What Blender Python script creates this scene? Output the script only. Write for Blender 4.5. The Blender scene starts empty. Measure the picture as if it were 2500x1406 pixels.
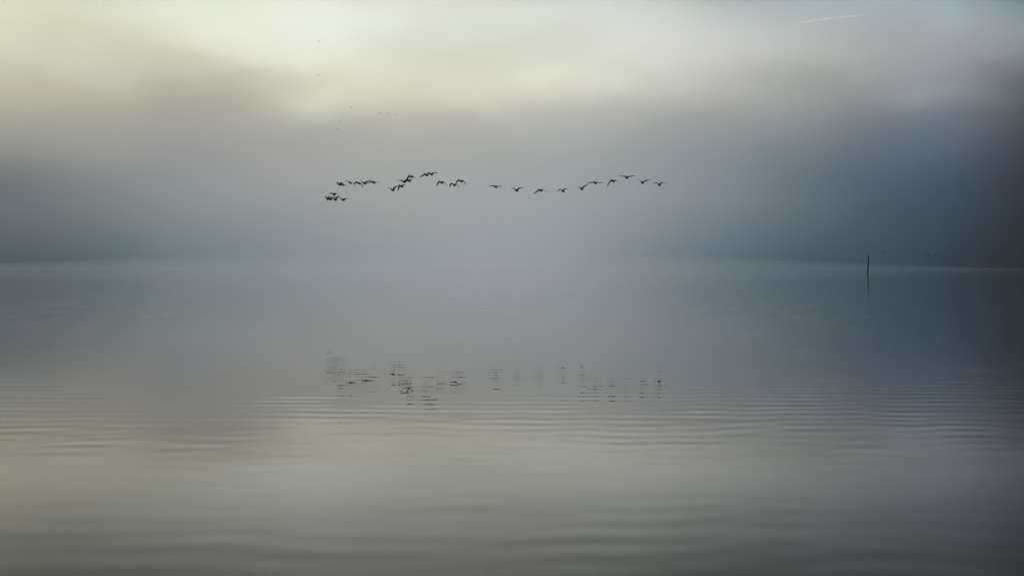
import bpy, bmesh, math, random
from mathutils import Vector, Matrix

random.seed(7)
S = bpy.context.scene
COL = S.collection
R = math.radians

# ------------------------------------------------------------------ camera
F_PX = 3434.0            # focal length in pixels of the 2500 px wide photograph
HORIZON = 650.0
EYE = 1.55
cam_data = bpy.data.cameras.new("camera")
cam_data.sensor_width = 36.0
cam_data.lens = 36.0 * F_PX / 2500.0
cam_data.clip_start = 0.1
cam_data.clip_end = 120000.0
cam = bpy.data.objects.new("camera", cam_data)
COL.objects.link(cam)
PITCH = math.atan((703.0 - HORIZON) / F_PX)
cam.location = (0, 0, EYE)
cam.rotation_euler = (R(90) - PITCH, 0, 0)
S.camera = cam

# ------------------------------------------------------------------ exposure
S.view_settings.view_transform = 'Standard'
S.view_settings.look = 'None'
S.view_settings.exposure = 0.0
S.view_settings.gamma = 1.0
S.view_settings.use_curve_mapping = False
S.cycles.max_bounces = 8
S.cycles.volume_bounces = 3
S.cycles.sample_clamp_indirect = 6.0

# ------------------------------------------------------------------ sun
SUN_AZ, SUN_EL = -4.0, 36.0       # azimuth from +Y towards +X
sun_data = bpy.data.lights.new("sun", 'SUN')
sun_data.energy = 1.8
sun_data.angle = R(12)
sun_data.color = (1.0, 0.94, 0.85)
sun = bpy.data.objects.new("sun", sun_data)
COL.objects.link(sun)
sv = Vector((math.sin(R(SUN_AZ)) * math.cos(R(SUN_EL)), math.cos(R(SUN_AZ)) * math.cos(R(SUN_EL)), math.sin(R(SUN_EL))))
sun.rotation_euler = sv.to_track_quat('Z', 'Y').to_euler()
sun.location = (0, 0, 60)


# ------------------------------------------------------------------ node helper
class NT:
    def __init__(self, tree):
        self.t = tree
        self.n = tree.nodes
        self.l = tree.links

    def new(self, kind, **kw):
        nd = self.n.new(kind)
        for k, v in kw.items():
            setattr(nd, k, v)
        return nd

    def put(self, sock, v):
        if isinstance(v, bpy.types.NodeSocket):
            self.l.new(v, sock)
        elif v is not None:
            sock.default_value = v

    def m(self, op, a, b=None, c=None, clamp=False):
        nd = self.new('ShaderNodeMath', operation=op)
        nd.use_clamp = clamp
        self.put(nd.inputs[0], a)
        self.put(nd.inputs[1], b)
        self.put(nd.inputs[2], c)
        return nd.outputs[0]

    def v(self, op, a, b=None, scale=None):
        nd = self.new('ShaderNodeVectorMath', operation=op)
        self.put(nd.inputs[0], a)
        self.put(nd.inputs[1], b)
        if scale is not None:
            self.put(nd.inputs['Scale'], scale)
        return nd.outputs['Value' if op in ('DOT_PRODUCT', 'LENGTH') else 'Vector']

    def smooth(self, x, a, b, lo=0.0, hi=1.0):
        nd = self.new('ShaderNodeMapRange', interpolation_type='SMOOTHSTEP')
        self.put(nd.inputs['Value'], x)
        nd.inputs['From Min'].default_value = a
        nd.inputs['From Max'].default_value = b
        nd.inputs['To Min'].default_value = lo
        nd.inputs['To Max'].default_value = hi
        return nd.outputs['Result']

    def noise(self, vec, scale, detail=2.0, rough=0.5, dims='3D'):
        nd = self.new('ShaderNodeTexNoise', noise_dimensions=dims)
        self.put(nd.inputs['Vector'], vec)
        nd.inputs['Scale'].default_value = scale
        nd.inputs['Detail'].default_value = detail
        nd.inputs['Roughness'].default_value = rough
        return nd.outputs['Fac'] if 'Fac' in nd.outputs else nd.outputs[0]

    def mix(self, fac, a, b):
        nd = self.new('ShaderNodeMix', data_type='RGBA')
        self.put(nd.inputs[0], fac)
        self.put(nd.inputs[6], a)
        self.put(nd.inputs[7], b)
        return nd.outputs[2]

    def xyz(self, vec):
        nd = self.new('ShaderNodeSeparateXYZ')
        self.put(nd.inputs[0], vec)
        return nd.outputs

    def vec(self, x, y, z):
        nd = self.new('ShaderNodeCombineXYZ')
        for i, q in enumerate((x, y, z)):
            self.put(nd.inputs[i], q)
        return nd.outputs[0]


# ------------------------------------------------------------------ sky: fog bank lit from the left, darkened over the frame, clear sky higher up
#SKYTABLE
SKY_AZ = [-19.7, -16.2, -13.1, -10.7, -7.8, -5.0, -1.7, 1.7, 5.0, 8.3, 11.5, 14.7, 17.5, 19.7]
SKY_EL = [0.0, 2.1, 3.3, 4.5, 5.8, 6.6, 7.4, 8.2, 9.1, 10.2, 10.9, 11.8, 13.2, 16.0]  # stops above the frame are darkened so the near water reflects less light
SKY = [
    [(0.0037, 0.0351, 0.0675), (0.1256, 0.1562, 0.1672), (0.0725, 0.1044, 0.1411), (0.2607, 0.2734, 0.2483), (0.4063, 0.3874, 0.2977), (0.5431, 0.5208, 0.3788), (0.5158, 0.5066, 0.3860), (0.7461, 0.7439, 0.5900), (0.7170, 0.7084, 0.5035), (0.8387, 0.8448, 0.6547), (0.3355, 0.3379, 0.2624), (0.1164, 0.1200, 0.1081), (0.0388, 0.0400, 0.0360), (0.0272, 0.0280, 0.0252)],
    [(0.0138, 0.0681, 0.1032), (0.1545, 0.1968, 0.1926), (0.1893, 0.2037, 0.2277), (0.3227, 0.3219, 0.2837), (0.4049, 0.3836, 0.3108), (0.4664, 0.4439, 0.3304), (0.6999, 0.6865, 0.5557), (0.6118, 0.6092, 0.4976), (0.6871, 0.6640, 0.4839), (0.7884, 0.8339, 0.6600), (0.4336, 0.4586, 0.3630), (0.1314, 0.1360, 0.1243), (0.0412, 0.0427, 0.0390), (0.0289, 0.0299, 0.0273)],
    [(0.0792, 0.1468, 0.1894), (0.2369, 0.2756, 0.2636), (0.2186, 0.2805, 0.3197), (0.2439, 0.2603, 0.2822), (0.3579, 0.3421, 0.3083), (0.3787, 0.3611, 0.2708), (0.5136, 0.4959, 0.4089), (0.5899, 0.5917, 0.4190), (0.9358, 0.9343, 0.7596), (0.8837, 0.9587, 0.8026), (0.6186, 0.6711, 0.5618), (0.1444, 0.1500, 0.1386), (0.0433, 0.0450, 0.0416), (0.0303, 0.0315, 0.0291)],
    [(0.1266, 0.1922, 0.2412), (0.2323, 0.2784, 0.2872), (0.2939, 0.3303, 0.3143), (0.3315, 0.3029, 0.2785), (0.3999, 0.4026, 0.3470), (0.3270, 0.3159, 0.2462), (0.4557, 0.4528, 0.3413), (0.9212, 0.9234, 0.7798), (0.8139, 0.8423, 0.7064), (0.8951, 0.9302, 0.7785), (0.7161, 0.7442, 0.6228), (0.1548, 0.1613, 0.1503), (0.0459, 0.0478, 0.0446), (0.0321, 0.0335, 0.0312)],
    [(0.1924, 0.2605, 0.3171), (0.2786, 0.3073, 0.2936), (0.3376, 0.3448, 0.3677), (0.3739, 0.3696, 0.3329), (0.2913, 0.3003, 0.2991), (0.9724, 0.9477, 0.7357), (0.7289, 0.7024, 0.5717), (0.8745, 0.8845, 0.6805), (0.9590, 0.9903, 0.8702), (0.9176, 0.9655, 0.8117), (0.7891, 0.8303, 0.6981), (0.1672, 0.1747, 0.1645), (0.0490, 0.0512, 0.0482), (0.0343, 0.0358, 0.0337)],
    [(0.2161, 0.2806, 0.3376), (0.3291, 0.3562, 0.3303), (0.3317, 0.3931, 0.3764), (0.3545, 0.3538, 0.3355), (0.4831, 0.4622, 0.3917), (0.4733, 0.4828, 0.3799), (0.7950, 0.7609, 0.5908), (0.7526, 0.7768, 0.6581), (0.6951, 0.7171, 0.5993), (0.8253, 0.8619, 0.7272), (0.7262, 0.7585, 0.6399), (0.1789, 0.1875, 0.1783), (0.0519, 0.0544, 0.0517), (0.0363, 0.0381, 0.0362)],
    [(0.2829, 0.3336, 0.3984), (0.3169, 0.3465, 0.3417), (0.3342, 0.3646, 0.3807), (0.3499, 0.3599, 0.3392), (0.3900, 0.3795, 0.3379), (0.7764, 0.7629, 0.6171), (0.7189, 0.7050, 0.5645), (0.6100, 0.6250, 0.5062), (0.7591, 0.7881, 0.6585), (0.7761, 0.8134, 0.6924), (0.6830, 0.7158, 0.6093), (0.1925, 0.2025, 0.1947), (0.0553, 0.0581, 0.0559), (0.0387, 0.0407, 0.0391)],
    [(0.2673, 0.3065, 0.3769), (0.3062, 0.3621, 0.3564), (0.3159, 0.3556, 0.3733), (0.3092, 0.3678, 0.3635), (0.4729, 0.4616, 0.4239), (0.4400, 0.4360, 0.3654), (0.9054, 0.9062, 0.7352), (0.7648, 0.7846, 0.6538), (0.6565, 0.6777, 0.5684), (0.7663, 0.8165, 0.7068), (0.6744, 0.7185, 0.6220), (0.1771, 0.1875, 0.1841), (0.0508, 0.0537, 0.0528), (0.0355, 0.0376, 0.0369)],
    [(0.1502, 0.2014, 0.2533), (0.2524, 0.2867, 0.3131), (0.2742, 0.3079, 0.3124), (0.2447, 0.3244, 0.3253), (0.3743, 0.3657, 0.3458), (0.5349, 0.5461, 0.4640), (0.6568, 0.6562, 0.5501), (0.6836, 0.7123, 0.5900), (0.7989, 0.7895, 0.6935), (0.6920, 0.7684, 0.7068), (0.5951, 0.6608, 0.6079), (0.1335, 0.1425, 0.1434), (0.0386, 0.0413, 0.0415), (0.0271, 0.0289, 0.0290)],
    [(0.0570, 0.1159, 0.1555), (0.1712, 0.2197, 0.2723), (0.2009, 0.2456, 0.3120), (0.1921, 0.2379, 0.2708), (0.2784, 0.3104, 0.3084), (0.3948, 0.3972, 0.3480), (0.4923, 0.5037, 0.4469), (0.6269, 0.6343, 0.5432), (0.6729, 0.6907, 0.6607), (0.4976, 0.5762, 0.5475), (0.3981, 0.4610, 0.4380), (0.0929, 0.1000, 0.1030), (0.0279, 0.0300, 0.0309), (0.0195, 0.0210, 0.0216)],
    [(0.0025, 0.0482, 0.0831), (0.1087, 0.1459, 0.1783), (0.0910, 0.1440, 0.1822), (0.1300, 0.1766, 0.2091), (0.2569, 0.2974, 0.3196), (0.3621, 0.3782, 0.3528), (0.3847, 0.4038, 0.3734), (0.5162, 0.5210, 0.4806), (0.5321, 0.5531, 0.5277), (0.3912, 0.4895, 0.5350), (0.2739, 0.3426, 0.3745), (0.0553, 0.0600, 0.0632), (0.0184, 0.0200, 0.0211), (0.0129, 0.0140, 0.0148)],
    [(0.0190, 0.0540, 0.0846), (0.0353, 0.0739, 0.0992), (0.0460, 0.0851, 0.1379), (0.0804, 0.1116, 0.1741), (0.1029, 0.1405, 0.1630), (0.2315, 0.2506, 0.2586), (0.2298, 0.2363, 0.2150), (0.4001, 0.4231, 0.4358), (0.3048, 0.3082, 0.3022), (0.4334, 0.5557, 0.6275), (0.2514, 0.3223, 0.3640), (0.0302, 0.0329, 0.0348), (0.0116, 0.0126, 0.0134), (0.0081, 0.0088, 0.0094)],
    [(0.0022, 0.0207, 0.0457), (0.0230, 0.0650, 0.1139), (0.0286, 0.0665, 0.1172), (0.0810, 0.1349, 0.2153), (0.1856, 0.2478, 0.3058), (0.4194, 0.4947, 0.5783), (0.3605, 0.3917, 0.4312), (0.4190, 0.4524, 0.4838), (0.4585, 0.5032, 0.5384), (0.4585, 0.5665, 0.6359), (0.2058, 0.2551, 0.2865), (0.0184, 0.0200, 0.0212), (0.0077, 0.0083, 0.0088), (0.0054, 0.0058, 0.0062)],
    [(0.0009, 0.0010, 0.0011), (0.0009, 0.0010, 0.0011), (0.0010, 0.0010, 0.0011), (0.0010, 0.0011, 0.0081), (0.0010, 0.0010, 0.0010), (0.0010, 0.0010, 0.0010), (0.0173, 0.0326, 0.0741), (0.1824, 0.2121, 0.2528), (0.2729, 0.3130, 0.3620), (0.0561, 0.1306, 0.1796), (0.0177, 0.0461, 0.0647), (0.0092, 0.0100, 0.0106), (0.0046, 0.0050, 0.0053), (0.0032, 0.0035, 0.0037)],
]
#END

world = bpy.data.worlds.new("World")
S.world = world
world.use_nodes = True
w = NT(world.node_tree)
w.n.clear()
out = w.new('ShaderNodeOutputWorld')
dirv = w.v('NORMALIZE', w.new('ShaderNodeTexCoord').outputs['Generated'])
dx, dy, dz = w.xyz(dirv)[:]
DEG = 180.0 / math.pi
el = w.m('MULTIPLY', w.m('ARCSINE', dz), DEG)
az = w.m('MULTIPLY', w.m('ARCTAN2', dx, dy), DEG)
# wisps: the fog bank's edge is drawn out and uneven
stretch = w.v('MULTIPLY', dirv, (1.0, 1.0, 2.2))
n_big = w.m('SUBTRACT', w.noise(stretch, 9.0, 3.0, 0.5), 0.5)
n_mid = w.m('SUBTRACT', w.noise(w.v('ADD', stretch, (3.1, 1.7, 0.4)), 17.0, 3.0, 0.5), 0.5)
upper = w.smooth(el, 3.0, 8.0)
el_w = w.m('ADD', el, w.m('MULTIPLY', n_mid, w.m('MULTIPLY', upper, 1.3)))
az_w = w.m('ADD', az, w.m('MULTIPLY', n_big, w.m('MULTIPLY', upper, 3.0)))
num = den = None
for a0, row in zip(SKY_AZ, SKY):
    ramp = w.new('ShaderNodeValToRGB')
    cr = ramp.color_ramp
    cr.interpolation = 'B_SPLINE'
    while len(cr.elements) < len(SKY_EL):
        cr.elements.new(0.5)
    for e, p, c in zip(cr.elements, SKY_EL, row):
        e.position = p / 16.0
        e.color = (c[0], c[1], c[2], 1.0)
    w.l.new(w.m('DIVIDE', el_w, 16.0), ramp.inputs[0])
    q = w.m('DIVIDE', w.m('SUBTRACT', az_w, a0), 1.75)
    g = w.m('ADD', w.m('EXPONENT', w.m('MULTIPLY', w.m('MULTIPLY', q, q), -0.5)), 1e-9 if a0 in (SKY_AZ[0], SKY_AZ[-1]) else 0.0)
    if a0 == SKY_AZ[0]:
        g = w.m('ADD', g, w.smooth(az_w, -21.0, -24.0))
    if a0 == SKY_AZ[-1]:
        g = w.m('ADD', g, w.smooth(az_w, 21.0, 24.0))
    col = w.v('SCALE', ramp.outputs[0], scale=g)
    num = col if num is None else w.v('ADD', num, col)
    den = g if den is None else w.m('ADD', den, g)
fog = w.v('SCALE', num, scale=w.m('DIVIDE', 1.0, den))
# gentle cloud body inside the fog
mott = w.m('ADD', 1.0, w.m('MULTIPLY', w.m('ADD', n_mid, n_big), w.m('MULTIPLY', upper, 0.10)))
fog = w.v('SCALE', fog, scale=mott)
# away from the view the bank settles to grey on the left, darkened on the right to dim the water
side = w.smooth(w.m('ABSOLUTE', az), 28.0, 75.0)
beyond = w.mix(w.smooth(az, -120.0, 120.0), (0.170, 0.178, 0.172, 1.0), (0.022, 0.036, 0.048, 1.0))
fog = w.mix(side, fog, beyond)
sky = w.new('ShaderNodeTexSky', sky_type='NISHITA')
sky.sun_disc = False
sky.sun_elevation = R(SUN_EL)
sky.sun_rotation = R(SUN_AZ)
sky.air_density = 1.0
sky.dust_density = 1.0
bg_sky = w.new('ShaderNodeBackground')
w.l.new(sky.outputs[0], bg_sky.inputs[0])
bg_sky.inputs[1].default_value = 0.05
bg_fog = w.new('ShaderNodeBackground')
w.l.new(fog, bg_fog.inputs[0])
bg_fog.inputs[1].default_value = 1.0
mixs = w.new('ShaderNodeMixShader')
w.l.new(w.smooth(el_w, 16.0, 55.0, 0.0, 0.55), mixs.inputs[0])
w.l.new(bg_fog.outputs[0], mixs.inputs[1])
w.l.new(bg_sky.outputs[0], mixs.inputs[2])
w.l.new(mixs.outputs[0], out.inputs[0])
world.cycles.sampling_method = 'MANUAL'
world.cycles.sample_map_resolution = 1024


# ------------------------------------------------------------------ helpers
def mat(name):
    m = bpy.data.materials.new(name)
    m.use_nodes = True
    m.node_tree.nodes.clear()
    return m, NT(m.node_tree)


def link(name, me, material, parent=None):
    o = bpy.data.objects.new(name, me)
    me.materials.append(material)
    COL.objects.link(o)
    if parent:
        o.parent = parent
    return o


def tag(o, label=None, cat=None, group=None, kind=None):
    for k, v in (('label', label), ('category', cat), ('group', group), ('kind', kind)):
        if v:
            o[k] = v


def mesh_from(name, verts, faces, smooth=True):
    me = bpy.data.meshes.new(name)
    me.from_pydata(verts, [], faces)
    me.update()
    if smooth:
        me.polygons.foreach_set('use_smooth', [True] * len(me.polygons))
    return me


def closed(me):
    """outward normals, so that a volume knows its inside"""
    bm = bmesh.new()
    bm.from_mesh(me)
    bmesh.ops.recalc_face_normals(bm, faces=bm.faces[:])
    bm.to_mesh(me)
    bm.free()
    return me


def at(px, py, dist):
    """a pixel of the photograph, at a ground distance in front of the camera -> world point"""
    u, v = (px - 1250.0) / F_PX, (703.0 - py) / F_PX
    c, s = math.cos(PITCH), math.sin(PITCH)
    d = Vector((u, c + v * s, -s + v * c))
    return Vector((0, 0, EYE)) + d * (dist / d.y)


# ------------------------------------------------------------------ water
FAR = 1290.0
wm, t = mat("lake_water")
pos = t.new('ShaderNodeNewGeometry').outputs['Position']
px, py, pz = t.xyz(pos)[:]
flat = t.vec(px, py, 0.0)
warp1 = t.m('SUBTRACT', t.noise(flat, 0.22, 2.0), 0.5)
warp2 = t.m('SUBTRACT', t.noise(t.v('ADD', flat, (41.0, 7.0, 0.0)), 0.9, 1.0), 0.5)


def waves(comps, w1, w2):
    """sum of short-crested wave trains -> slope in x, slope in y"""
    sx = sy = None
    for lam, ang, amp, ph in comps:
        k = 2 * math.pi / lam
        d = (math.sin(R(ang)), math.cos(R(ang)), 0.0)
        phase = t.m('ADD', t.m('MULTIPLY', t.v('DOT_PRODUCT', flat, d), k), ph)
        phase = t.m('ADD', phase, t.m('ADD', t.m('MULTIPLY', warp1, w1), t.m('MULTIPLY', warp2, w2)))
        cs = t.m('COSINE', phase)
        ax, ay = t.m('MULTIPLY', cs, amp * d[0]), t.m('MULTIPLY', cs, amp * d[1])
        sx = ax if sx is None else t.m('ADD', sx, ax)
        sy = ay if sy is None else t.m('ADD', sy, ay)
    return sx, sy


# ruffled patches: cat's paws between about 9 and 22 m out, calm glass beyond
patch = t.smooth(t.noise(t.vec(t.m('MULTIPLY', px, 0.55), py, 0.0), 0.21, 2.0, 0.5), 0.36, 0.62)
band = t.m('MULTIPLY', t.smooth(py, 8.5, 12.5), t.smooth(py, 18.5, 14.5))
near = t.m('MULTIPLY', t.m('ADD', t.m('MULTIPLY', band, 0.54), t.smooth(py, 11.0, 7.0, 0.22, 0.34)), t.m('ADD', t.m('MULTIPLY', patch, 0.75), 0.25))
far_calm = t.smooth(py, 30.0, 16.0, 0.04, 1.0)
near = t.m('MULTIPLY', near, far_calm)
rx, ry = waves([(0.47, 2, 0.0040, 0.3), (0.42, -17, 0.0034, 1.9), (0.54, 20, 0.0032, 4.1), (0.50, -8, 0.0030, 2.2),
                (0.61, 11, 0.0026, 0.9), (0.39, -31, 0.0022, 5.2), (0.45, 33, 0.0022, 3.3), (0.57, -24, 0.0022, 2.7)], 9.0, 1.9)
# small ripples that break up the reflections of the birds
fine_m = t.m('MULTIPLY', t.smooth(py, 12.5, 16.0, 0.25, 1.0), t.smooth(py, 40.0, 23.0, 0.06, 1.0))
fx, fy = waves([(0.50, 3, 0.0036, 0.0), (0.43, -15, 0.0020, 2.0), (0.61, 15, 0.0014, 4.0), (0.38, -4, 0.0008, 1.0)], 5.0, 1.1)
# slow undulation of the near water
lx, ly = waves([(1.5, 6, 0.0010, 0.0), (1.1, -22, 0.0010, 2.0), (0.85, 13, 0.0010, 5.0)], 6.0, 1.5)
long_m = t.smooth(py, 26.0, 10.0, 0.12, 1.0)


# two wakes running away from the viewer on the right
def wake(p0, p1, width, lam, amp):
    d = Vector((p1[0] - p0[0], p1[1] - p0[1], 0)).normalized()
    nrm = Vector((d.y, -d.x, 0))
    dist = t.v('DOT_PRODUCT', t.v('SUBTRACT', flat, (p0[0], p0[1], 0.0)), tuple(nrm))
    dist = t.m('ADD', dist, t.m('MULTIPLY', warp1, 0.5))
    q = t.m('DIVIDE', dist, width)
    env = t.m('EXPONENT', t.m('MULTIPLY', t.m('MULTIPLY', q, q), -0.5))
    env = t.m('MULTIPLY', env, t.smooth(py, p0[1] + 9.0, p0[1] - 2.0))
    env = t.m('MULTIPLY', env, t.smooth(t.noise(t.v('ADD', flat, (9.0, 3.0, 0.0)), 0.8, 2.0), 0.38, 0.66))
    ph = t.m('ADD', t.m('MULTIPLY', py, 2 * math.pi / lam), t.m('MULTIPLY', warp2, 5.0))
    return t.m('MULTIPLY', t.m('MULTIPLY', t.m('COSINE', ph), amp), env)


wk = t.m('ADD', wake((4.9, 26.6), (7.4, 19.9), 0.34, 0.30, 0.020), wake((2.3, 20.3), (6.4, 17.6), 0.34, 0.28, 0.012))
# wind shiver further out
mic = t.m('MULTIPLY', t.m('SUBTRACT', t.noise(t.vec(t.m('MULTIPLY', px, 0.5), py, 3.0), 3.2, 1.0), 0.5), 0.058)
mic = t.m('MULTIPLY', mic, t.smooth(py, 22.0, 48.0, 0.035, 1.0))
sx = t.m('ADD', t.m('ADD', t.m('MULTIPLY', rx, near), t.m('MULTIPLY', fx, fine_m)), t.m('MULTIPLY', lx, long_m))
sy = t.m('ADD', t.m('ADD', t.m('MULTIPLY', ry, near), t.m('MULTIPLY', fy, fine_m)), t.m('MULTIPLY', ly, long_m))
sy = t.m('ADD', t.m('ADD', sy, wk), mic)
nrm = t.v('NORMALIZE', t.vec(t.m('MULTIPLY', sx, -1.0), t.m('MULTIPLY', sy, -1.0), 1.0))
bs = t.new('ShaderNodeBsdfPrincipled')
bs.inputs['Base Color'].default_value = (0.010, 0.016, 0.015, 1)
side_d = t.m('SUBTRACT', px, t.m('ADD', t.m('MULTIPLY', py, 0.17), t.m('MULTIPLY', warp1, 1.5)))
rough_wedge = t.m('MULTIPLY', t.smooth(t.m('DIVIDE', side_d, t.m('ADD', py, 1.0)), 0.0, 0.22), t.smooth(py, 24.0, 11.0))  # rougher wedge added to darken the right-hand water
t.l.new(t.m('ADD', t.m('MULTIPLY', rough_wedge, 0.05), t.smooth(py, 14.0, 7.5, 0.0, 0.155)), bs.inputs['Roughness'])
bs.inputs['IOR'].default_value = 1.42
t.l.new(nrm, bs.inputs['Normal'])
mo = t.new('ShaderNodeOutputMaterial')
t.l.new(bs.outputs[0], mo.inputs[0])
ys = [-28, 0, 20, 60, 150, 400, 800, FAR]
xs = [-880, -400, -150, -50, 0, 50, 150, 400, 880]
vv = [(x, y, 0.0) for y in ys for x in xs]
ff = [(j * len(xs) + i, j * len(xs) + i + 1, (j + 1) * len(xs) + i + 1, (j + 1) * len(xs) + i)
      for j in range(len(ys) - 1) for i in range(len(xs) - 1)]
water = link("water", mesh_from("water", vv, ff, False), wm)
tag(water, kind='structure')

# ------------------------------------------------------------------ haze and the mist lying on the lake
def air(name, density, aniso, color):
    m, t = mat(name)
    pv = t.new('ShaderNodeVolumePrincipled')
    pv.inputs['Color'].default_value = color
    pv.inputs['Density'].default_value = density
    pv.inputs['Anisotropy'].default_value = aniso
    o = t.new('ShaderNodeOutputMaterial')
    t.l.new(pv.outputs[0], o.inputs['Volume'])
    return m


def box_mesh(name, lo, hi):
    v = [(x, y, z) for z in (lo[2], hi[2]) for y in (lo[1], hi[1]) for x in (lo[0], hi[0])]
    f = [(0, 2, 3, 1), (4, 5, 7, 6), (0, 1, 5, 4), (2, 6, 7, 3), (0, 4, 6, 2), (1, 3, 7, 5)]
    return mesh_from(name, v, f, False)


haze = link("haze", box_mesh("haze", (-900, -32, -1.0), (900, 1300, 135)), air("haze_air", 0.0003, 0.965, (0.97, 0.98, 1.0, 1)))
tag(haze, kind='stuff')

# low mist bank on the far water: uneven top, thin lip at its near edge
nx, ny = 60, 60
verts = []
rng = random.Random(3)
ph = [(rng.uniform(0.004, 0.03), rng.uniform(0.004, 0.03), rng.uniform(0, 6.28)) for _ in range(6)]
for j in range(ny + 1):
    fy_ = j / ny
    y = 36 + (1270 - 36) * fy_ ** 1.9
    for i in range(nx + 1):
        x = -860 + 1720 * i / nx
        h = 0.35 + 10.0 * (max(0.0, y - 110) / 900.0) ** 1.2
        h *= 1.0 + sum(0.09 * math.sin(a * x + b * y + c) for a, b, c in ph)
        sm = lambda u: (lambda q: q * q * (3 - 2 * q))(max(0.0, min(1.0, u)))
        rim = sm((y - 36) / 110.0) * sm((1270 - y) / 500.0) * sm((860 - abs(x)) / 150.0) * sm((0.37 * y + 25 - x) / (0.30 * y + 20)) * sm((x + 0.50 * y + 35) / (0.36 * y + 20))
        verts.append((x, y, 0.03 + h * max(0.01, rim)))
top = len(verts)
verts += [(vx, vy, 0.015) for vx, vy, vz in verts]
faces = []
for j in range(ny):
    for i in range(nx):
        a = j * (nx + 1) + i
        q = (a, a + 1, a + nx + 2, a + nx + 1)
        faces.append(q)
        faces.append(tuple(top + k for k in reversed(q)))
edge = [i for i in range(nx + 1)] + [(j + 1) * (nx + 1) + nx for j in range(ny)] + \
       [ny * (nx + 1) + i for i in range(nx - 1, -1, -1)] + [j * (nx + 1) for j in range(ny - 1, 0, -1)]
for k in range(len(edge)):
    a, b = edge[k], edge[(k + 1) % len(edge)]
    faces.append((b, a, top + a, top + b))
mist = link("mist", closed(mesh_from("mist", verts, faces)), air("mist_air", 0.00065, 0.968, (0.98, 0.985, 1.0, 1)))
tag(mist, kind='stuff')

# ------------------------------------------------------------------ mooring post
pm, t = mat("wet_old_timber")
gpos = t.new('ShaderNodeNewGeometry').outputs['Position']
n1 = t.noise(t.v('MULTIPLY', gpos, (9.0, 9.0, 1.2)), 1.0, 4.0)
tone = t.mix(n1, (0.010, 0.011, 0.011, 1), (0.034, 0.032, 0.028, 1))
b = t.new('ShaderNodeBsdfPrincipled')
t.l.new(tone, b.inputs['Base Color'])
b.inputs['Roughness'].default_value = 0.8
bp = t.new('ShaderNodeBump')
bp.inputs['Strength'].default_value = 0.5
bp.inputs['Distance'].default_value = 0.02
t.l.new(n1, bp.inputs['Height'])
t.l.new(bp.outputs[0], b.inputs['Normal'])
o = t.new('ShaderNodeOutputMaterial')
t.l.new(b.outputs[0], o.inputs[0])

POST_D = EYE * F_PX / (668.0 - HORIZON)
base = at(2118.3, 668, POST_D)
topp = at(2120.8, 624, POST_D)
bm = bmesh.new()
rings = []
N = 14
axis = topp - base
for k in range(15):
    f = -0.15 + 1.15 * k / 14.0
    c = axis * f
    r0 = (0.165 - 0.035 * max(f, 0)) * (1.0 if k < 14 else 0.86)
    ring = []
    for i in range(N):
        a = 2 * math.pi * i / N
        rr = r0 * (1 + 0.06 * math.sin(3 * a + k * 0.4) + rng.uniform(-0.03, 0.03))
        zz = (0.05 * math.sin(a + 0.6) if k == 14 else 0)
        ring.append(bm.verts.new((c.x + rr * math.cos(a), c.y + rr * math.sin(a), c.z + zz)))
    rings.append(ring)
for A, B in zip(rings, rings[1:]):
    for i in range(N):
        bm.faces.new((A[i], A[(i + 1) % N], B[(i + 1) % N], B[i]))
bm.faces.new(rings[-1])
bm.faces.new(list(reversed(rings[0])))
me = bpy.data.meshes.new("wooden_post")
bm.to_mesh(me)
bm.free()
me.polygons.foreach_set('use_smooth', [len(p.vertices) == 4 for p in me.polygons])
post = link("wooden_post", me, pm)
post.location = base
tag(post, "dark slightly leaning wooden post standing alone in the calm lake", "post")

# ------------------------------------------------------------------ contrail high beyond the fog
cm, t = mat("ice_trail")
pv = t.new('ShaderNodeVolumePrincipled')
pv.inputs['Color'].default_value = (1.0, 1.0, 1.0, 1)
pv.inputs['Density'].default_value = 0.034
pv.inputs['Anisotropy'].default_value = 0.80
tr = t.new('ShaderNodeBsdfTransparent')
tl = t.new('ShaderNodeBsdfTranslucent')
tl.inputs['Color'].default_value = (0.95, 0.92, 0.9, 1)
mx = t.new('ShaderNodeMixShader')
mx.inputs[0].default_value = 0.004
t.l.new(tr.outputs[0], mx.inputs[1])
t.l.new(tl.outputs[0], mx.inputs[2])
o = t.new('ShaderNodeOutputMaterial')
t.l.new(mx.outputs[0], o.inputs['Surface'])
t.l.new(pv.outputs[0], o.inputs['Volume'])
TD = 40000.0
pts = [(1938, 58.3, 0.15), (1950, 56.6, 0.5), (1968, 54.2, 0.8), (1990, 50.8, 0.95), (2014, 47.6, 1.0), (2036, 45.0, 0.95), (2060, 42.2, 0.9),
       (2085, 39.4, 0.7), (2100, 37.8, 0.5), (2112, 36.6, 0.15)]
c0 = at(2025, 46, TD)
verts, faces = [], []
NS = 12
for k, (qx, qy, rr) in enumerate(pts):
    p = at(qx, qy, TD + (qx - 2025) * 14) - c0
    for i in range(NS):
        a = 2 * math.pi * i / NS
        r_ = 29.0 * rr
        verts.append((p.x, p.y + r_ * math.cos(a), p.z + r_ * math.sin(a)))
for k in range(len(pts) - 1):
    for i in range(NS):
        a, b_ = k * NS + i, k * NS + (i + 1) % NS
        faces.append((a, a + NS, b_ + NS, b_))
faces.append(tuple(range(NS)))
faces.append(tuple(reversed(range((len(pts) - 1) * NS, len(pts) * NS))))
trail = link("contrail", closed(mesh_from("contrail", verts, faces)), cm)
trail.location = c0
tag(trail, "thin pale pinkish vapour trail slanting across the grey sky above the post", "contrail")

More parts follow.
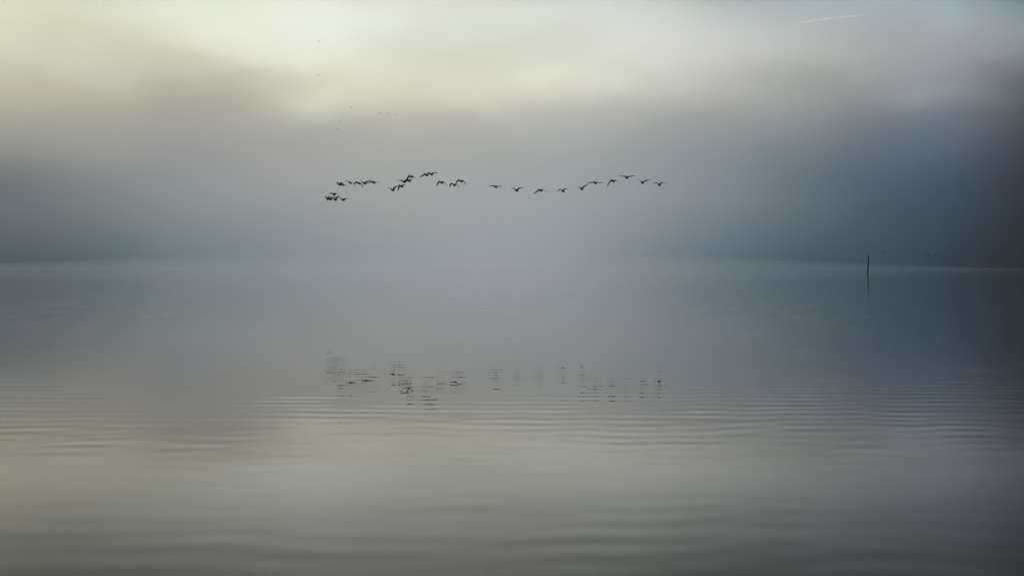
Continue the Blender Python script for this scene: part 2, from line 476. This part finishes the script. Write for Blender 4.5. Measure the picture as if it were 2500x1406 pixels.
# ------------------------------------------------------------------ geese
gm, t = mat("goose_plumage")
gp = t.new('ShaderNodeTexCoord').outputs['Object']
n1 = t.noise(gp, 22.0, 3.0)
tone = t.mix(n1, (0.012, 0.013, 0.013, 1), (0.036, 0.034, 0.031, 1))
b = t.new('ShaderNodeBsdfPrincipled')
t.l.new(tone, b.inputs['Base Color'])
b.inputs['Roughness'].default_value = 0.75
o = t.new('ShaderNodeOutputMaterial')
t.l.new(b.outputs[0], o.inputs[0])


def loft(bm, rings, cap=True):
    rr = [[bm.verts.new(p) for p in ring] for ring in rings]
    n = len(rr[0])
    for A, B in zip(rr, rr[1:]):
        for i in range(n):
            bm.faces.new((A[i], A[(i + 1) % n], B[(i + 1) % n], B[i]))
    if cap:
        bm.faces.new(list(reversed(rr[0])))
        bm.faces.new(rr[-1])


def catmull(pts, n):
    P = [pts[0] + (pts[0] - pts[1])] + pts + [pts[-1] + (pts[-1] - pts[-2])]
    res = []
    segs = len(pts) - 1
    for k in range(n + 1):
        s = segs * k / n
        i = min(int(s), segs - 1)
        u = s - i
        a, b_, c, d = P[i], P[i + 1], P[i + 2], P[i + 3]
        res.append(0.5 * ((2 * b_) + (c - a) * u + (2 * a - 5 * b_ + 4 * c - d) * u * u + (3 * b_ - a - 3 * c + d) * u ** 3))
    return res


# body from tail to bill: forward, up, half width, half height
BODY = [(-0.44, -0.055, 0.048, 0.006), (-0.36, -0.050, 0.056, 0.016), (-0.27, -0.046, 0.062, 0.046), (-0.14, -0.040, 0.090, 0.082),
        (0.00, -0.020, 0.100, 0.096), (0.12, 0.002, 0.090, 0.086), (0.21, 0.030, 0.060, 0.062), (0.29, 0.062, 0.040, 0.042),
        (0.39, 0.090, 0.034, 0.036), (0.46, 0.106, 0.039, 0.042), (0.505, 0.108, 0.037, 0.039), (0.535, 0.102, 0.022, 0.022),
        (0.585, 0.095, 0.010, 0.009)]
YAW = 23.0


def body_mesh(bm):
    rings = []
    for f_, z, hw, hh in BODY:
        rings.append([(hw * math.cos(2 * math.pi * i / 10), f_, z + hh * math.sin(2 * math.pi * i / 10)) for i in range(10)])
    loft(bm, rings)


def wing_mesh(bm, pts, side):
    """pts: shoulder to tip as (lateral, up) in metres; local x lateral, y forward, z up"""
    line = catmull([Vector((side * 0.03, 0.0, 0.045))] + [Vector((p[0], 0, p[1])) for p in pts], 10)
    n = len(line) - 1
    rings = []
    for k, c in enumerate(line):
        s = k / n
        chord = 0.34 - 0.06 * s if s < 0.5 else 0.31 - (s - 0.5) ** 1.5 * 0.70
        chord = max(chord, 0.035)
        sweep = 0.05 + 0.10 * math.sin(min(s / 0.45, 1) * math.pi / 2) - 0.34 * max(0, s - 0.45) ** 1.2
        th = 0.030 * (1 - s) + 0.009
        tan = (line[min(k + 1, n)] - line[max(k - 1, 0)]).normalized()
        inc = R(12.0 - 3.0 * s)
        fwd = Vector((0, math.cos(inc), math.sin(inc)))
        up = tan.cross(fwd)
        if up.z < 0 and abs(up.z) > 1e-6:
            up = -up
        up = up.normalized()
        le = c + fwd * (sweep)
        prof = [(0.0, 0.0), (0.10, 0.75), (0.35, 1.0), (0.70, 0.55), (1.0, 0.06), (0.70, -0.1), (0.35, -0.35), (0.10, -0.5)]
        ring = [le - fwd * (chord * u) + up * (th * v_) for u, v_ in prof]
        rings.append(ring)
    loft(bm, rings)


def goose_mesh(left, right, size=1.0):
    parts = []
    for fn in (lambda b_: body_mesh(b_), lambda b_: wing_mesh(b_, left, -1), lambda b_: wing_mesh(b_, right, 1)):
        bm = bmesh.new()
        fn(bm)
        bmesh.ops.recalc_face_normals(bm, faces=bm.faces[:])
        me = bpy.data.meshes.new("piece")
        bm.to_mesh(me)
        bm.free()
        parts.append(me)
    objs = [bpy.data.objects.new("piece", m) for m in parts]
    for ob in objs:
        COL.objects.link(ob)
    for ob in objs[1:]:
        md = objs[0].modifiers.new("join", 'BOOLEAN')
        md.operation = 'UNION'
        md.solver = 'EXACT'
        md.object = ob
    dg = bpy.context.evaluated_depsgraph_get()
    dg.update()
    me = bpy.data.meshes.new_from_object(objs[0].evaluated_get(dg))
    if len(me.polygons) < 150:                    # union failed: keep the joined pieces
        bm = bmesh.new()
        for m in parts:
            bm.from_mesh(m)
        me = bpy.data.meshes.new("goose")
        bm.to_mesh(me)
        bm.free()
    me.name = "goose"
    for ob in objs:
        bpy.data.objects.remove(ob)
    for m in parts:
        bpy.data.meshes.remove(m)
    me.polygons.foreach_set('use_smooth', [True] * len(me.polygons))
    me.materials.clear()
    return me


def goose(px, py, dist, left, right, label, group, yaw=YAW, name="flying_goose"):
    """body centre and wing points (shoulder to tip) in photograph pixels, as seen at that distance"""
    c = at(px, py, dist)
    ppm = F_PX / dist
    cy = math.cos(R(yaw))
    tol = lambda pts: [((x - px) / ppm / cy, -(y - py) / ppm) for x, y in pts]
    me = goose_mesh(tol(left), tol(right))
    ob = link(name, me, gm)
    ob.location = c
    # local +y (forward) points to the viewer and to image left, local +x to image right
    a = R(yaw)
    f = Vector((-math.sin(a), -math.cos(a), 0))
    r = Vector((math.cos(a), -math.sin(a), 0))
    u = Vector((0, 0, 1))
    # mirrored frame (r, f, u) is left-handed: flip the mesh once so the object keeps a plain rotation
    for v_ in me.vertices:
        v_.co.x = -v_.co.x
    me.flip_normals()
    ob.matrix_world = Matrix(((-r.x, f.x, u.x, c.x), (-r.y, f.y, u.y, c.y), (-r.z, f.z, u.z, c.z), (0, 0, 0, 1)))
    tag(ob, label, "goose", group)
    return ob


FLOCK = "geese flying in a line low over the lake"
GEESE = [
    # upper left knot
    (828.8, 450.5, 131, [(825.5, 447.5), (823.2, 445.0), (819.6, 447.3)], [(831.0, 448.2), (834.0, 446.3), (838.0, 446.6)],
     "goose at the left end of the upper knot, its near wing folded down"),
    (836.5, 450.8, 133, [(833.4, 447.2), (831.6, 446.3), (829.0, 448.6)], [(839.9, 450.0), (844.6, 452.9), (849.3, 453.6)],
     "goose overlapping the leftmost of the upper knot, one wing trailing right and down"),
    (855.2, 446.2, 129, [(850.4, 443.0), (844.6, 442.0), (838.6, 441.3)], [(859.8, 447.2), (863.8, 450.0), (868.2, 454.2)],
     "goose tilted with left wing level, right wing pointing down, beside the upper left knot"),
    (875.8, 447.2, 126, [(871.2, 445.0), (866.4, 446.6), (862.6, 450.6)], [(880.0, 447.2), (883.2, 451.8), (886.8, 459.2)],
     "goose with both wings hooked down, between the tilted goose and the V-winged goose"),
    (889.8, 447.6, 128, [(886.6, 445.0), (882.4, 441.4), (876.5, 436.6)], [(893.8, 445.4), (898.8, 442.8), (905.0, 440.4)],
     "goose with both wings raised in a V, in the upper left part of the flock"),
    (911.8, 445.6, 127, [(908.0, 443.8), (901.7, 445.4), (894.5, 447.6)], [(915.4, 444.4), (921.8, 446.4), (929.2, 448.4)],
     "goose with flat slightly drooping wings, rightmost of the upper left part of the flock"),
    # lower left knot
    (815.0, 474.4, 132, [(810.0, 472.6), (805.0, 472.0), (799.8, 472.2)], [(819.0, 472.2), (824.4, 473.8), (830.6, 476.8)],
     "topmost goose of the lowest knot on the left"),
    (800.4, 485.4, 134, [(797.6, 481.6), (795.2, 479.4), (792.4, 477.4)], [(802.4, 482.6), (805.4, 480.6), (811.2, 480.2)],
     "leftmost goose of the whole flock, its wings up in the lowest knot"),
    (806.0, 486.2, 132, [(801.6, 485.2), (798.7, 486.4), (796.8, 490.0)], [(808.8, 483.8), (814.8, 482.0), (822.9, 480.4)],
     "goose in the lowest knot with left wing tip bent down, overlapping the leftmost goose"),
    (817.9, 487.0, 129, [(813.4, 484.6), (809.6, 483.4), (805.8, 482.4)], [(820.3, 484.6), (824.7, 481.3), (829.5, 477.4)],
     "goose in the lowest knot with dark right wing raised steeply to the right"),
    (837.2, 487.6, 130, [(832.6, 485.2), (829.3, 483.2), (825.6, 481.8)], [(840.3, 485.8), (844.5, 485.4), (850.2, 484.4)],
     "rightmost goose of the lowest knot, wings nearly level"),
    # second cluster
    (958.6, 464.0, 125, [(954.2, 460.8), (949.4, 459.4), (944.3, 459.4)], [(961.9, 459.8), (967.0, 456.0), (973.4, 453.8)],
     "lowest goose of the cluster left of the middle, wings raised and curved"),
    (980.2, 455.0, 127, [(975.4, 454.6), (972.2, 459.8), (970.3, 466.2)], [(983.0, 452.6), (986.4, 451.2), (990.9, 452.9)],
     "goose with one thick wing hanging straight down, right of the lowest goose of its cluster"),
    (985.4, 443.6, 128, [(981.2, 441.8), (974.0, 440.7), (965.0, 439.3)], [(988.8, 441.6), (993.0, 438.8), (997.6, 437.6)],
     "goose with long level left wing, at the left under the arched goose"),
    (998.2, 441.6, 130, [(994.6, 440.4), (991.0, 442.4), (987.9, 446.8)], [(1001.0, 439.4), (1004.2, 438.6), (1008.2, 441.2)],
     "small-looking goose with folded wings directly below the arched goose"),
    (1003.9, 431.4, 125, [(999.0, 430.6), (994.2, 435.0), (991.2, 439.0)], [(1008.3, 430.4), (1012.9, 433.7), (1019.2, 438.9)],
     "arched goose with both wings swept down, on top of the cluster left of the middle"),
    (1041.3, 427.4, 127, [(1036.0, 426.6), (1029.4, 429.7), (1021.3, 433.4)], [(1044.6, 425.3), (1048.6, 424.4), (1053.6, 423.8)],
     "lower of the two overlapping geese at the top of the flock"),
    (1052.8, 425.6, 129, [(1048.4, 422.6), (1041.2, 421.0), (1035.0, 418.6)], [(1056.0, 423.3), (1062.2, 422.4), (1071.0, 421.0)],
     "highest goose of the flock, wings spread flat above its overlapping neighbour"),
    (1077.8, 445.8, 126, [(1072.8, 443.6), (1068.2, 448.2), (1065.2, 454.8)], [(1083.1, 444.2), (1086.8, 448.2), (1089.9, 453.4)],
     "goose with wings arched down, left of the hook-winged pair near the middle"),
    (1108.6, 451.8, 128, [(1103.0, 448.2), (1099.2, 451.7), (1097.0, 456.6)], [(1113.0, 450.2), (1116.8, 452.4), (1120.7, 459.2)],
     "lower left goose of the hook-winged pair near the middle"),
    (1125.4, 442.4, 124, [(1119.4, 440.2), (1114.8, 443.8), (1111.0, 450.4)], [(1129.8, 440.5), (1133.5, 444.9), (1136.1, 452.2)],
     "upper right goose of the pair near the middle, wings arched like an umbrella"),
    # right-hand string
    (1209.6, 456.2, 126, [(1205.2, 454.3), (1196.7, 454.0), (1188.5, 452.8)], [(1213.2, 455.0), (1220.6, 455.2), (1229.2, 455.5)],
     "goose gliding on straight level wings, first after the gap in the flock"),
    (1261.1, 464.9, 125, [(1257.6, 461.6), (1253.7, 459.0), (1247.6, 458.8)], [(1264.3, 462.0), (1269.6, 459.1), (1280.6, 459.0)],
     "goose with raised wings bent flat at the tips, second after the gap in the flock"),
    (1320.0, 464.9, 126, [(1315.0, 464.6), (1308.0, 469.3), (1301.2, 473.8)], [(1324.6, 463.5), (1331.0, 466.2), (1341.3, 470.4)],
     "goose with wings drooping in a wide roof shape, third after the gap in the flock"),
    (1374.2, 466.7, 125, [(1369.8, 464.2), (1365.2, 463.4), (1359.2, 468.0)], [(1376.9, 463.3), (1381.8, 460.8), (1390.3, 463.8)],
     "lowest goose of the right-hand string, wings arched in an M"),
    (1420.0, 461.2, 124, [(1416.4, 458.2), (1411.0, 454.5), (1404.6, 451.2)], [(1423.2, 457.8), (1429.2, 453.4), (1436.9, 448.8)],
     "goose with steep V wings, left of the thin level-winged goose"),
    (1453.5, 446.7, 127, [(1449.8, 445.0), (1442.0, 445.5), (1432.6, 446.3)], [(1457.0, 445.5), (1464.0, 446.2), (1474.0, 446.7)],
     "thin level-winged goose between the V-winged goose and the arched goose on the right"),
    (1497.0, 442.2, 124, [(1492.2, 441.3), (1487.0, 446.8), (1481.6, 456.4)], [(1502.0, 440.6), (1507.2, 443.4), (1512.4, 448.8)],
     "goose with wings curved down, below and left of the highest goose of the right-hand string"),
    (1530.0, 433.6, 125, [(1526.2, 431.6), (1519.0, 430.0), (1510.1, 428.9)], [(1533.4, 432.0), (1541.0, 430.5), (1551.0, 428.8)],
     "highest goose of the right-hand string, wings spread wide and flat"),
    (1568.0, 446.0, 125, [(1564.8, 443.2), (1560.0, 439.0), (1553.6, 434.3)], [(1571.4, 443.9), (1577.2, 441.0), (1586.0, 437.6)],
     "second goose from the right end of the string, wings raised in a V"),
    (1609.5, 451.4, 125, [(1606.6, 448.4), (1601.7, 446.2), (1594.6, 449.0)], [(1612.4, 448.4), (1616.6, 446.2), (1628.4, 449.8)],
     "rightmost goose of the flock, wings bent in an M"),
]
for gx, gy, gd, lw, rw, lab in GEESE:
    goose(gx, gy, gd, lw, rw, lab, FLOCK)


def faint(px, py, dist, lift, span, tilt, label, group):
    ppm = F_PX / dist
    s = 0.34 * span
    L = [(px - 0.35 * s, py - 1.2 * lift * 0.4 + tilt * 0.35), (px - 0.7 * s, py - lift * 0.8 + tilt * 0.7), (px - s, py - lift + tilt)]
    Rr = [(px + 0.35 * s, py - 1.2 * lift * 0.4 - tilt * 0.35), (px + 0.7 * s, py - lift * 0.8 - tilt * 0.7), (px + s, py - lift - tilt)]
    return goose(px, py, dist, L, Rr, label, group, name="distant_goose")


HIGH = "faint distant geese in the upper fog"
LOW = "distant geese skimming the dark water by the post"
for args in [
    (779.7, 101.2, 610, -1.0, 12.5, 0.0, "topmost of the faint distant geese in the bright fog"),
    (777.4, 182.4, 610, -1.4, 11.5, 1.2, "faint distant goose second from the top, below the bright fog"),
    (856.2, 264.2, 620, 1.2, 11.0, 1.0, "faint tiny goose alone just under the bright fog edge"),
    (929.0, 276.2, 620, 0.8, 11.0, 2.2, "left steeply banked one of three faint geese in a row below the bright fog"),
    (949.3, 278.5, 620, -0.8, 11.5, 0.4, "middle one of three faint geese in a row below the bright fog"),
    (965.6, 279.1, 630, -0.5, 11.0, -0.6, "right one of three faint geese in a row below the bright fog"),
    (830.2, 297.1, 620, -1.2, 11.5, -1.0, "faint distant goose banking right, above the lowest left faint goose"),
    (822.6, 316.0, 630, 0.6, 10.0, -0.2, "lowest left of the faint distant geese, well above the flock"),
    (1067.0, 387.6, 630, 0.4, 10.5, 0.0, "very faint distant goose just above the top of the main flock"),
]:
    faint(*args, HIGH)
for args in [
    (2160.2, 618.1, 290, 0.3, 19.0, -1.9, "small dark goose flying low just right of the post top"),
    (2267.1, 624.8, 300, 0.4, 17.5, -0.2, "left one of two small geese flying low right of the post"),
    (2284.2, 624.0, 295, 1.6, 20.0, 0.4, "right one of two small geese flying low right of the post"),
]:
    faint(*args, LOW)
